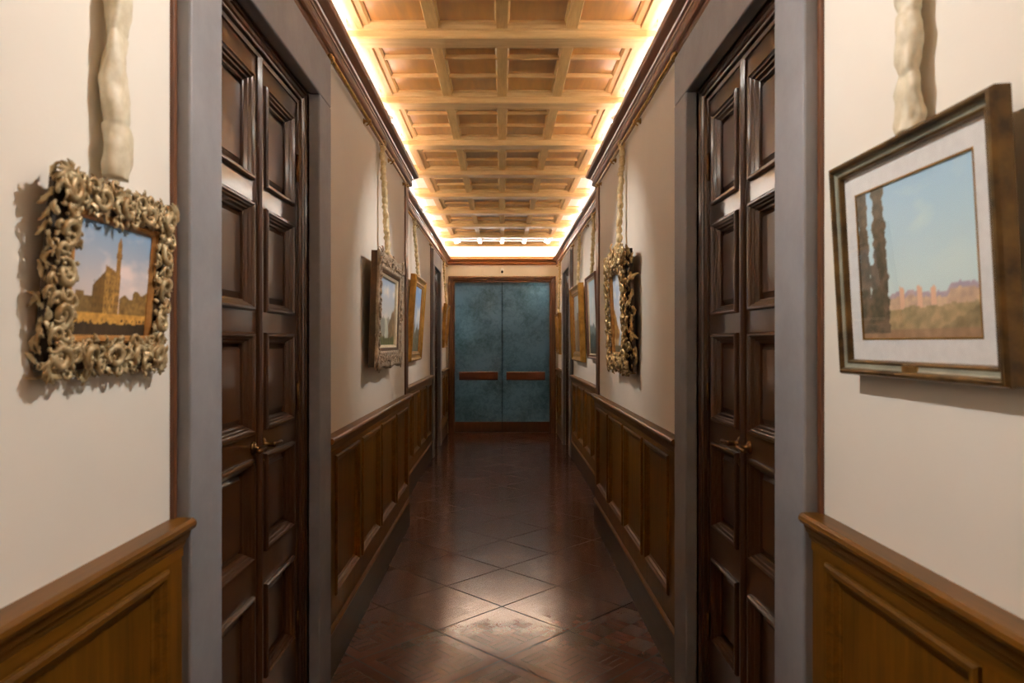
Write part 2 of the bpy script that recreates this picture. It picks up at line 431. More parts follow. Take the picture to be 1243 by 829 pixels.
o = MB().extrude(cornice_prof(), -WR, WR, lambda p, q, t: (t, END - p, q)).build(trim_name(), M['cornicex'])
tag(o, 'moulded brown cornice above the teal glass door', 'cornice', kind='structure')

# corner boards at the step, edge strips beside the stone
for side in (-1, 1):
    lr = 'left' if side < 0 else 'right'
    o = MB().box(side*(WF - .012), side*(WF + .1), STEP - .13, STEP + .006, 1.0, 2.61).build(trim_name(), M['trimwood'], bevel=.004)
    tag(o, f'narrow dark wood corner strip where the {lr} wall steps back', 'trim', kind='structure')
    for sec, w in (('f', WF), ('r', WR)):
        a, b = DOORS[(side, sec)]
        for yy, which in ((a - STW - .016, 'near'), (b + STW, 'far')):
            o = MB().box(side*(w - .010), side*w, yy, yy + .016, 1.0, 2.59).build(trim_name(), M['trimwood'], bevel=.002)
            tag(o, f"thin wood strip at the {which} edge of the {'first' if sec == 'f' else 'farther'} {lr} door stone", 'trim', kind='structure')

# ------------------------------------------------------------------ wainscot
RAIL_T = 1.01
def chair_prof():
    return [(0, .925), (.0235, .925), (.0235, .945), (.028, .953), (.030, .962), (.036, .966), (.040, .978), (.040, .984), (.050, .988), (.054, .996), (.052, 1.004), (.046, 1.010), (0, 1.010)]
def wainscot(side, w, ya, yb, panels, desc):
    yc = (ya + yb)/2; L = (yb - ya)/2
    root = on_wall(trim_name(), side, w, yc)
    tag(root, desc, 'wainscot', kind='structure')
    sx = 1 if side < 0 else -1
    loc = sorted(tuple(sorted((sx*(p - yc), sx*(q - yc)))) for p, q in panels)
    z0, z1 = .33, .905
    T = -.020
    fr = MB()
    fr.box(-L, L, -.004, 0, .2, .94)
    fr.box(-L, L, T, -.003, z1, .945)
    fr.box(-L, L, T, -.003, .2, z0)
    xs = [-L] + [v for p in loc for v in p] + [L]
    for i in range(0, len(xs), 2):
        if xs[i+1] - xs[i] > .004: fr.box(xs[i], xs[i+1], T, -.003, z0, z1)
    fr.build('stile_frame', M['wains'], root)
    for p, q in loc:
        m = MB()
        prof = [(0, T), (.0, T-.006), (.006, T-.010), (.016, T-.009), (.022, T-.002), (.028, T+.001), (.034, T+.010), (.042, T+.012), (.044, -.005), (0, -.005)]
        m.frame(p - .012, q + .012, z0 - .012, z1 + .012, prof)
        m.build('panel_moulding', M['wainsh'], root)
        m = MB()
        m.box(p + .024, q - .024, -.0062, -.002, z0 + .024, z1 - .024)
        m.build('sunk_panel', M['wains'], root)
    MB().extrude(chair_prof(), -L, L, lambda a, b, t: (t, -a, b)).build('chair_rail', M['wainsh'], root)
    return root
def baseboard(side, w, ya, yb, desc):
    prof = [(0, 0), (.026, 0), (.026, .185), (.030, .190), (.032, .198), (.028, .206), (.022, .212), (0, .214)]
    lr = 'left' if side < 0 else 'right'
    r = on_wall(f'baseboard_{lr}', side, w, (ya+yb)/2)
    L = (yb-ya)/2
    MB().extrude(prof[:3] + [(.026, .187), (0, .187)], -L, L, lambda a, b, t: (t, -a, b)).build('board', M['base'], r)
    MB().extrude([(0, .187), (.026, .187), (.031, .191), (.033, .199), (.029, .207), (.021, .214), (0, .214)], -L, L, lambda a, b, t: (t, -a, b)).build('cap_moulding', M['wainsh'], r)
    tag(r, desc, 'baseboard', kind='structure')

FP = [(3.08, 3.56), (3.66, 4.16), (4.25, 4.76), (4.85, 5.37)]
RP = [(5.62 + .6*i, 6.12 + .6*i) for i in range(5)]
LP = [(9.98, 10.43), (10.54, 11.0)]
for side in (-1, 1):
    lr = 'left' if side < 0 else 'right'
    a, b = DOORS[(side, 'f')]; c, d = DOORS[(side, 'r')]
    off = 0 if side < 0 else .05
    NP = [(1.03 + off - .6*i, 1.515 + off - .6*i) for i in range(6)]
    runs = [(WF, BACK, a - STW, NP, f'orange brown oak wainscot beside the nearest stretch of the {lr} wall'),
            (WF, b + STW, STEP, FP, f'dark oak wainscot of four panels after the first {lr} door'),
            (WR, STEP, c - STW, RP, f'dark oak wainscot of five panels before the farther {lr} door'),
            (WR, d + STW, END, LP, f'short dark oak wainscot between the farther {lr} door and end wall')]
    for w, ya, yb, pn, ds in runs:
        pn = [(max(p, ya + .05), min(q, yb - .05)) for p, q in pn if q > ya + .2]
        wainscot(side, w, ya, yb, pn, ds)
        baseboard(side, w, ya, yb, ds.replace('wainscot', 'baseboard under wainscot'))

# ------------------------------------------------------------------ panelled double doors
ndoor = [0]
def panelled_door(side, sec):
    w = WF if sec == 'f' else WR
    a, b = DOORS[(side, sec)]
    ndoor[0] += 1
    root = on_wall(f'door_{ndoor[0]}', side, w, (a+b)/2)
    lr = 'left' if side < 0 else 'right'
    tag(root, f"{'first' if sec == 'f' else 'farther'} {lr} door, dark panelled double leaves in a grey stone surround", 'door', kind='structure')
    hw = (b - a)/2
    P = -.041
    for s in (-1, 1):
        MB().box(s*hw, s*(hw+STW), P, .012, 0, DOOR_H + .0).build('stone_jamb', M['stone'], root, bevel=.006)
    MB().box(-hw-STW, hw+STW, P, .012, DOOR_H, DOOR_H + .195).build('stone_lintel', M['stone'], root, bevel=.006)
    MB().box(-hw-STW, hw+STW, -.012, -.001, DOOR_H+.1955, DOOR_H+.206).build('edge_strip', M['trimwood'], root)
    # wooden frame: stepped architrave inside the opening
    prof = [(0, .005), (.012, .005), (.014, .012), (.026, .012), (.030, .018), (.040, .018), (.042, .028), (.055, .030), (.055, .09), (0, .09)]
    mb = MB()
    rows = []
    for dd, y in prof + [prof[0]]:
        rows.append([(-hw+dd, y, 0), (-hw+dd, y, DOOR_H-dd), (hw-dd, y, DOOR_H-dd), (hw-dd, y, 0)])
    mb.grid(rows, smooth=False)
    mb.build('door_frame', M['door'], root)
    MB().box(-hw, hw, .13, .2, 0, DOOR_H).build('back_board', M['dark'], root)
    lw = hw - .055
    F = .034                                    # leaf face depth
    top = DOOR_H - .057
    zs = [(.33, .61), (.74, 1.03), (1.13, 1.42), (1.51, 1.82), (1.91, 2.215)]
    for s in (-1, 1):
        x0, x1 = (s*.0015, s*lw) if s > 0 else (s*lw, s*.0015)
        st = .066
        px0, px1 = x0 + st, x1 - st
        leaf = MB()
        leaf.box(x0, px0, F, F+.05, .006, top); leaf.box(px1, x1, F, F+.05, .006, top)
        prev = .006
        for za, zb in zs + [(top, None)]:
            leaf.box(px0, px1, F, F+.05, prev, za)
            prev = zb
        for za, zb in zs: leaf.box(px0, px1, F+.034, F+.048, za, zb)
        lo = leaf.build('door_leaf', M['door'], root)
        for za, zb in zs:
            m = MB()
            pr = [(0, F), (0, F-.009), (.005, F-.014), (.011, F-.014), (.014, F-.008), (.018, F-.006), (.021, F+.002), (.025, F+.004), (.029, F+.014), (.034, F+.016), (.035, F+.034), (0, F+.034)]
            m.frame(px0 - .012, px1 + .012, za - .012, zb + .012, pr)
            m.build('panel_moulding', M['door'], lo)
            m = MB()
            i0 = .021
            m.frame(px0+i0, px1-i0, za+i0, zb-i0, [(0, F+.034), (0, F+.030), (.018, F+.019), (.020, F+.0165)], close=False)
            j = i0 + .02
            m.add([(px0+j, F+.0165, za+j), (px1-j, F+.0165, za+j), (px1-j, F+.0165, zb-j), (px0+j, F+.0165, zb-j)], [(0,1,2,3)])
            m.build('raised_panel', M['door'], lo)
        for z in (.35, 1.2, 2.05):              # hinge barrels
            MB().lathe([(.001,-.052),(.006,-.05),(.006,-.03),(.007,-.029),(.007,.029),(.006,.03),(.006,.05),(.001,.052)], (s*(lw-.001), F-.006, z), n=10).build('hinge', M['bronze'], root)
        if s == (1 if side < 0 else -1) * -1:
            pass
    # meeting strip
    MB().extrude([(-.016, F), (-.016, F-.006), (-.010, F-.010), (-.004, F-.016), (.004, F-.016), (.010, F-.010), (.016, F-.006), (.016, F)], .008, top, lambda p, q, t: (p, q, t)).build('meeting_strip', M['door'], root)
    # lever handles with roses, one on each leaf
    for s in (-1, 1):
        h = MB()
        h.lathe([(.002, 0), (.021, 0), (.021, .004), (.016, .008), (.009, .011), (.007, .028), (.009, .034), (.010, .042), (.004, .045)], (s*.045, F, 1.075), axis='y', n=16)
        pts = [(s*(.045 + .068*t), F - .037 - .006*math.sin(t*3.1), 1.075 + .002*math.sin(t*4.5)) for t in [i/8 for i in range(9)]]
        h.tube(pts, [.008, .0075, .007, .0065, .0065, .007, .008, .009, .006], n=10)
        hd = h.build('lever_handle', M['bronze'], root)
        e = MB(); e.lathe([(.001, 0), (.013, 0), (.013, .003), (.006, .005), (.001, .005)], (s*.045, F, 1.015), axis='y', n=14)
        e.build('escutcheon', M['bronze'], hd)
    return root
for key in ((-1,'f'), (1,'f'), (-1,'r'), (1,'r')): panelled_door(*key)

# ------------------------------------------------------------------ frosted glass end door
g = empty('door_5', (0, END, 0))
tag(g, 'teal frosted glass double door with wooden push bars at the corridor end', 'door', kind='structure')
cas = [(0, 0), (0, -.03), (.012, -.036), (.030, -.036), (.036, -.028), (.062, -.024), (.070, -.012), (.095, -.010), (.095, .12), (.02, .12), (.02, 0)]
rows = []
for dd, y in cas + [cas[0]]:
    rows.append([(-.83+dd, y, 0), (-.83+dd, y, 2.43-dd), (.83-dd, y, 2.43-dd), (.83-dd, y, 0)])
MB().grid(rows, smooth=False).build('casing', M['casing'], g)
for s in (-1, 1):
    x0, x1 = (.001, .735) if s > 0 else (-.735, -.001)
    leaf = MB().box(x0, x1, .035, .047, .17, 2.335).build('glass_leaf', M['frosted'], g)
    MB().box(x0, x1, .022, .06, .012, .172).build('bottom_rail', M['casing'], leaf, bevel=.004)
    if s > 0: MB().box(-.0015, .0045, .015, .062, .012, 2.335).build('gap_light_block', M['dark'], leaf)  # dark strip added to stop lobby light showing through the gap between leaves
    b = MB()
    b.extrude([(.82, .004), (.82, -.012), (.828, -.020), (.942, -.020), (.95, -.012), (.95, .004)], (.065 if s > 0 else -.665), (.665 if s > 0 else -.065), lambda p, q, t: (t, q, p))
    bo = b.build('push_bar', M['bar'], leaf)
    for xx in (.14, .59):
        MB().lathe([(.008, -.004), (.008, .036), (.012, .036), (.012, .040)], (s*xx, .036, .885), axis='y', n=12, M=None).build('standoff', M['brass'], leaf)
MB().box(-.735, .735, -.01, .11, 0, .010).build('threshold', M['casing'], g)

# small wall sensor over the glass door
sn = empty('smoke_detector', (0.0, END, 2.515))
tag(sn, 'tiny white and black sensor on the end wall above the glass door', 'sensor')
MB().lathe([(.002, 0), (.026, 0), (.026, .010), (.020, .016), (.010, .018)], (0, 0, .012), axis='y', n=18).build('base', M['white'], sn)
k = MB(); k.lathe([(.004, 0), (.012, .004), (.018, .016), (.018, .040), (.014, .044), (.002, .044)], (0, -.014, -.004), axis='y', n=16, M=Matrix.Rotation(R(35), 3, 'X'))
k.build('lens_housing', M['blackm'], sn)

# ------------------------------------------------------------------ paintings
def lerp(a, b, t): return tuple(x + (y - x)*t for x, y in zip(a, b))
def fbm(u, v, s, seed=0, o=4):
    return noise.fractal(Vector((u*s, v*s, seed*7.31)), 1.0, 2.0, o)
def sky(u, v, top, bot, cloud, amt, seed, h0=.3):
    t = min(1, max(0, (v - h0)/(1 - h0)))
    c = lerp(bot, top, t)
    n = fbm(u*.7, v*1.3, 3.2, seed) * .9 + amt - t*.35
    return lerp(c, cloud, min(1, max(0, n*1.6)))
def img_town(u, v):
    c = sky(u, v, (112,142,172), (196,178,168), (206,190,186), .16, 1)
    n = fbm(u, v, 22, 3)*.5
    def blk(col): return lerp(col, (70,48,22), min(1, max(0, .3 + n)))
    # far blocks left and right
    hl = .36 + .03*math.floor(u*11 % 2) if u < .33 else 0
    if u < .33 and v < hl: c = blk((128,104,62))
    if u > .60 and v < .37 + .05*(u > .78) + .02*math.sin(u*40): c = blk((142,112,62))
    # main palace block, lit right face, shaded left face
    if .27 < u < .42 and v < .45 + (u - .27)*.95: c = lerp(blk((120,90,44)), (92,68,36), .35)
    if .40 < u < .60 and v < .62 - (u - .44)*.35: c = blk((184,142,74))
    if .40 < u < .60 and .565 - (u - .44)*.3 < v < .62 - (u - .44)*.35: c = blk((150,110,54))
    if .535 < u < .585 and v < .84: c = blk((168,126,66))
    if .522 < u < .598 and .70 < v < .755: c = blk((140,102,50))
    if .545 < u < .575 and .80 < v < .90 - abs(u - .56)*3: c = blk((150,112,60))
    # windows
    if v < .52 and v > .2 and (.28 < u < .59) and (u*26 % 1) < .35 and (v*15 % 1) < .4: c = lerp(c, (58,40,20), .45)
    if v < .21: c = lerp((196,150,74), (150,108,50), min(1, max(0, .4 + n*1.5)))
    if v < .13 + .02*fbm(u, 0, 14, 9): c = lerp((70,54,34), (38,30,22), min(1, max(0, .5 + n)))
    if v < .17 and fbm(u, v*.6, 40, 5) > .35: c = (56,40,26)
    return c
def img_cypress(u, v):
    c = sky(u, v, (150,184,206), (196,212,214), (186,206,214), .02, 2, .2)
    n = fbm(u, v, 18, 4)*.5
    far = .27 + .03*fbm(u, 0, 9, 6) + .05*max(0, fbm(u, 0, 5, 7))
    if v < far + .02: c = lerp((150,140,160), (176,158,160), .5 + n)
    if v < far - .01: c = lerp((196,172,140), (164,138,122), min(1, max(0, .4 + n*1.5)))
    for tu in (.40, .55, .66):
        if abs(u - tu) < .022 and v < far + .05: c = (204,168,140)
    if v < .20 + .02*fbm(u, 0, 11, 5): c = lerp((170,148,112), (130,118,86), min(1, max(0, .5 + n*1.6)))
    hill = .02 + .36*max(0, (u - .62))**.8 + .02*fbm(u, 0, 16, 8)
    if v < hill: c = lerp((146,130,98), (110,100,72), min(1, max(0, .5 + n*1.6)))
    if v < .07: c = lerp((156,128,100), (124,100,76), min(1, max(0, .5 + n)))
    for tu, ww, hh in ((.055, .055, 1.02), (.215, .065, .99), (.135, .03, .5)):
        wd = ww*(1 - .35*max(0, v/hh - .5))*(1 + .45*fbm(v, tu, 14, 3))
        if abs(u - tu) < wd and v < hh and v > .05: c = lerp((108,92,74), (70,66,52), min(1, max(0, .5 + n*2)))
    return c
def img_ravine(u, v):
    c = sky(u, v, (140,160,182), (190,190,182), (208,204,196), .15, 3)
    n = fbm(u, v, 14, 4)*.5
    if v < .42 + .05*fbm(u, 0, 6, 2): c = lerp((150,150,138), (120,124,112), .5 + n)
    cl = .18 + .5*max(0, u - .45)*1.6 + .05*fbm(u, 0, 9, 4)
    if u > .45 and v < cl: c = lerp((138,112,78), (92,74,50), min(1, max(0, .5 + n*1.6)))
    cl = .52 - 1.3*u + .05*fbm(u, 0, 8, 5)
    if v < cl: c = lerp((112,104,72), (74,74,48), min(1, max(0, .5 + n*1.6)))
    if abs(u - .42 - .12*math.sin(v*7)) < .11*(1.2 - v*1.6) and v < .42: c = lerp((186,190,176), (140,150,136), min(1, max(0, .4 + n)))
    if v < .13 + .05*fbm(u, 0, 7, 9): c = lerp((96,98,54), (56,60,36), min(1, max(0, .5 + n*1.5)))
    return c
def img_canal(u, v):
    c = sky(u, v, (150,172,200), (196,198,200), (214,212,210), .1, 5)
    n = fbm(u, v, 14, 4)*.5
    hh = .62 - .9*u + .05*fbm(u, 0, 10, 2)
    if v < hh and v > .06: c = lerp((170,128,58), (112,82,40), min(1, max(0, .5 + n*1.8)))
    hr = .18 + .45*max(0, u - .5) + .05*fbm(u, 0, 9, 5)
    if v < hr: c = lerp((182,156,112), (130,112,84), min(1, max(0, .5 + n*1.6)))
    if v < .24 and abs(u - .55) < .34 - v*.8: c = lerp((134,152,170), (176,186,192), min(1, max(0, .5 + n*1.4)))
    if v < .09: c = lerp((92,84,60), (60,54,40), min(1, max(0, .5 + n)))
    return c
def img_coast(u, v):
    c = sky(u, v, (108,146,190), (186,196,202), (206,208,208), .05, 7)
    n = fbm(u, v, 14, 4)*.5
    h = .36 + .10*fbm(u, 0, 5, 3) + (.18 if .35 < u < .5 else 0)*max(0, 1 - abs(u - .43)*12)
    if v < h: c = lerp((120,112,92), (78,76,64), min(1, max(0, .5 + n*1.8)))
    if v < .22: c = lerp((104,108,86), (64,66,50), min(1, max(0, .5 + n*1.8)))
    return c
def img_lake(u, v):
    c = sky(u, v, (164,186,196), (196,204,204), (208,214,214), .05, 9)
    n = fbm(u, v, 12, 4)*.5
    if v < .40 + .08*fbm(u, 0, 4, 3): c = lerp((112,130,134), (84,104,106), min(1, max(0, .5 + n)))
    if v < .28 + .05*fbm(u, 0, 7, 5): c = lerp((70,88,84), (44,58,54), min(1, max(0, .5 + n*1.5)))
    if v < .1: c = (50,54,46)
    return c
def img_figure(u, v):
    n = fbm(u, v, 9, 4)*.5
    c = lerp((156,146,124), (108,98,78), min(1, max(0, .5 + n + (.5 - v)*.6)))
    if v > .55: c = lerp(c, (160,172,178), .6)
    if abs(u - .5) < .16*(1.2 - v) and v < .7: c = lerp((120,84,56), (74,56,42), min(1, max(0, .5 + n*1.5)))
    return c
def img_woods(u, v):
    n = fbm(u, v, 10, 4)*.5
    c = sky(u, v, (150,158,150), (188,176,148), (196,190,170), .1, 11)
    if v < .55 + .2*fbm(u, 0, 5, 3): c = lerp((118,92,52), (64,54,34), min(1, max(0, .5 + n*1.8)))
    if v < .2: c = lerp((96,76,44), (54,44,28), min(1, max(0, .5 + n)))
    return c
IMGS = dict(town=img_town, cypress=img_cypress, ravine=img_ravine, canal=img_canal, coast=img_coast, lake=img_lake, figure=img_figure, woods=img_woods)

def canvas(x0, x1, z0, z1, y, fn, nx, nz, parent, name='canvas'):
    vs = []; cols = []
    for j in range(nz + 1):
        for i in range(nx + 1):
            u, v = i/nx, j/nz
            vs.append((x0 + (x1-x0)*u, y, z0 + (z1-z0)*v))
            c = srgb(*[max(0, min(255, q)) for q in fn(u, v)]); cols += [min(.9, q*1.45) for q in c[:3]] + [1]
    fs = [(j*(nx+1)+i, j*(nx+1)+i+1, (j+1)*(nx+1)+i+1, (j+1)*(nx+1)+i) for j in range(nz) for i in range(nx)]
    nv = len(vs)
    vs += [(x0, y+.004, z0), (x1, y+.004, z0), (x1, y+.004, z1), (x0, y+.004, z1)]
    cols += [.2, .15, .1, 1]*4
    mb = MB().add(vs, fs + [(nv+3, nv+2, nv+1, nv)])
    c00, c10, c11, c01 = 0, nx, nz*(nx+1)+nx, nz*(nx+1)
    mb.f += [(nv, nv+1) + tuple(range(nx, -1, -1)), (nv+1, nv+2) + tuple(j*(nx+1)+nx for j in range(nz, -1, -1)), (nv+2, nv+3) + tuple(nz*(nx+1)+i for i in range(0, nx+1)), (nv+3, nv) + tuple(j*(nx+1) for j in range(0, nz+1))]
    mb.sm += [False]*4
    o = mb.build(name, M['paint'], parent)
    a = o.data.color_attributes.new('paint', 'FLOAT_COLOR', 'POINT'); a.data.foreach_set('color', cols)
    return o

def spiral(mb, c, e1, e2, R0, turns, start, hand, r0, rise, n=6, flat=.8):
    """a tapering scroll in the plane of e1, e2 that rises along their normal"""
    c, e1, e2 = Vector(c), Vector(e1), Vector(e2); up = e1.cross(e2)
    pts = []; rad = []
    steps = int(11*turns) + 3
    for i in range(steps):
        t = i/(steps-1)
        a = start + hand*2*math.pi*turns*t
        r = R0*(1 - .80*t)
        pts.append(c + e1*(r*math.cos(a)) + e2*(r*math.sin(a)) + up*(rise*math.sin(math.pi*min(1, t*1.2)) + rise*.4*t))
        rad.append(r0*(.35 + .85*math.sin(math.pi*min(1, .10 + t*.8))))
    mb.tube(pts, rad, n=n, flat=flat, ref=up)
    mb.ball(pts[-1], r0*.9, 6, 4)
def leaf(mb, c, e1, e2, ang, L, wd, lift, bend=.6):
    """curled acanthus leaf in the plane of e1, e2"""
    c, e1, e2 = Vector(c), Vector(e1), Vector(e2); up = e1.cross(e2)
    rows = []; n = 7
    for i in range(n):
        t = i/(n-1)
        w = wd*(math.sin(math.pi*(.14 + .82*t)))*(1 + .28*math.sin(t*17))
        d = L*t; b = ang + bend*t*t
        p = c + (e1*math.cos(b) + e2*math.sin(b))*d + up*(lift*math.sin(math.pi*.8*t))
        q = -e1*math.sin(b) + e2*math.cos(b); th = wd*.27
        rows.append([p - q*w - up*th*.7, p - q*w*.5 + up*th*.6, p - up*th*.05, p + q*w*.5 + up*th*.6, p + q*w - up*th*.7, p - up*th*1.3])
    mb.grid(rows, close_u=True, smooth=True, cap=True)

def carving(w, h, m, depth, seed, crest=0.0, fine=.34, out=.003):
    """dense scrolls, leaves and berries riding on a frame of outer size w x h and moulding width m; front at -y"""
    rn = random.Random(seed); mb = MB()
    X, Z, Y = Vector((1,0,0)), Vector((0,0,1)), Vector((0,-1,0))
    u = m*fine
    F1, F2 = Vector((0,0,1)), Vector((1,0,0))          # F1 x F2 = +y; use swapped pair so that up = -y
    e1, e2 = Vector((1,0,0)), Vector((0,0,1))          # e1 x e2 = -y
    sides = [((-w/2, 0), (w/2, 0), (0, -1)), ((w/2, 0), (w/2, h), (1, 0)), ((w/2, h), (-w/2, h), (0, 1)), ((-w/2, h), (-w/2, 0), (-1, 0))]
    def ydep(f): return -depth*(.42 + .40*math.sin(math.pi*min(1, f*.72 + .12)))
    for (p, q, nrm) in sides:
        Ls = math.hypot(q[0]-p[0], q[1]-p[1]); n = max(4, round(Ls/(u*1.15)))
        dx, dz = (q[0]-p[0])/Ls, (q[1]-p[1])/Ls
        na = math.atan2(nrm[1], nrm[0])
        wave = rn.uniform(0, 6.28)
        for i in range(n + 1):
            for f in (.12, .38, .64, .86):
                s = Ls*i/n + rn.uniform(-.3, .3)*u + (u*.5 if f in (.38, .86) else 0)
                ff = f + rn.uniform(-.08, .08)
                ins = ff*m
                if not ins*.9 < s < Ls - ins*.9: continue
                c = (p[0] + dx*s - nrm[0]*ins, ydep(ff) + rn.uniform(-.06, .06)*depth, p[1] + dz*s - nrm[1]*ins)
                k = rn.random()
                if k < .32:
                    spiral(mb, c, e1, e2, u*rn.uniform(.55, .85), rn.uniform(.8, 1.25), rn.uniform(0, 6.28), rn.choice((-1, 1)), u*rn.uniform(.17, .24), depth*.16)
                elif k < .86:
                    for _ in range(3):
                        leaf(mb, c, e1, e2, rn.uniform(0, 6.28), u*rn.uniform(.7, 1.15), u*rn.uniform(.26, .40), depth*rn.uniform(.15, .34), rn.uniform(-.9, .9))
                else:
                    for _ in range(3):
                        mb.ball((c[0] + rn.uniform(-.4, .4)*u, c[1] - depth*.12, c[2] + rn.uniform(-.4, .4)*u), u*rn.uniform(.13, .22), 7, 5)
            # outer edge: leaves of changing reach break the outline, and turn down over the side
            s = Ls*i/n
            if m*.05 < s < Ls - m*.05:
                c = (p[0] + dx*s - nrm[0]*m*.10, -depth*.42, p[1] + dz*s - nrm[1]*m*.10)
                reach = m*.10 + out*(1 + .9*math.sin(s/Ls*6.28*3 + wave)) + rn.uniform(0, .5)*out
                leaf(mb, c, e1, e2, na + rn.uniform(-.7, .7), reach, u*.36, depth*.10, rn.uniform(-.6, .6))
                sd = Vector((dx, 0, dz)); up = Vector((nrm[0], 0, nrm[1]))
                a1 = sd; a2 = up.cross(sd)
                c2 = Vector((p[0] + dx*s, -depth*rn.uniform(.12, .34), p[1] + dz*s)) - up*.004
                leaf(mb, c2, a1, a2, rn.choice((0, math.pi)) + rn.uniform(-.5, .5), u*1.5, u*.27, .005, rn.uniform(-.8, .8))
        # large C-scrolls flowing along the side
        nb = max(3, round(Ls/(m*1.15)))
        for i in range(nb):
            s = Ls*(i + .5)/nb
            hand = 1 if i % 2 else -1
            for f, rr, sg in ((.46, .40, 1), (.30 if i % 2 else .62, .26, -1)):
                ss = s + (0 if sg > 0 else m*.5)
                if not m*.5 < ss < Ls - m*.5: continue
                c = (p[0] + dx*ss - nrm[0]*m*f, -depth*.86, p[1] + dz*ss - nrm[1]*m*f)
                spiral(mb, c, e1, e2, m*rr, 1.05, na + (1.3 if hand > 0 else -1.3) + rn.uniform(-.3, .3), hand*sg, m*rr*.24, depth*.18, n=8)
    for cx, cz, a in ((-w/2, 0, -2.36), (w/2, 0, -.79), (w/2, h, .79), (-w/2, h, 2.36)):
        ix, iz = cx - math.cos(a)*m*.42, cz - math.sin(a)*m*.42
        for da in (-1.1, -.55, 0, .55, 1.1):
            leaf(mb, (ix, -depth*.72, iz), e1, e2, a + da - .15, m*.40 + out*1.2, u*.42, depth*.3)
        for s in (-1, 1):
            spiral(mb, (ix - math.cos(a + s)*m*.1, -depth*.8, iz - math.sin(a + s)*m*.1), e1, e2, u*.75, 1.2, a, s, u*.22, depth*.2)
        mb.ball((ix, -depth*.98, iz), (u*.32, u*.28, u*.32), 8, 6)
    if crest:
        for s in (-1, 1):
            spiral(mb, (s*crest*.55, -depth*.7, h + crest*.02), e1, e2, crest*.5, 1.3, math.pi/2, s, crest*.13, depth*.3, n=9)
            spiral(mb, (s*crest*1.3, -depth*.6, h - crest*.15), e1, e2, crest*.36, 1.2, 0, -s, crest*.10, depth*.2, n=9)
            leaf(mb, (0, -depth*.6, h - crest*.1), e1, e2, math.pi/2 + s*.5, crest*.8, crest*.2, depth*.3, s*.4)
        leaf(mb, (0, -depth*.75, h - crest*.2), e1, e2, math.pi/2, crest*1.0, crest*.24, depth*.4, 0)
    return mb

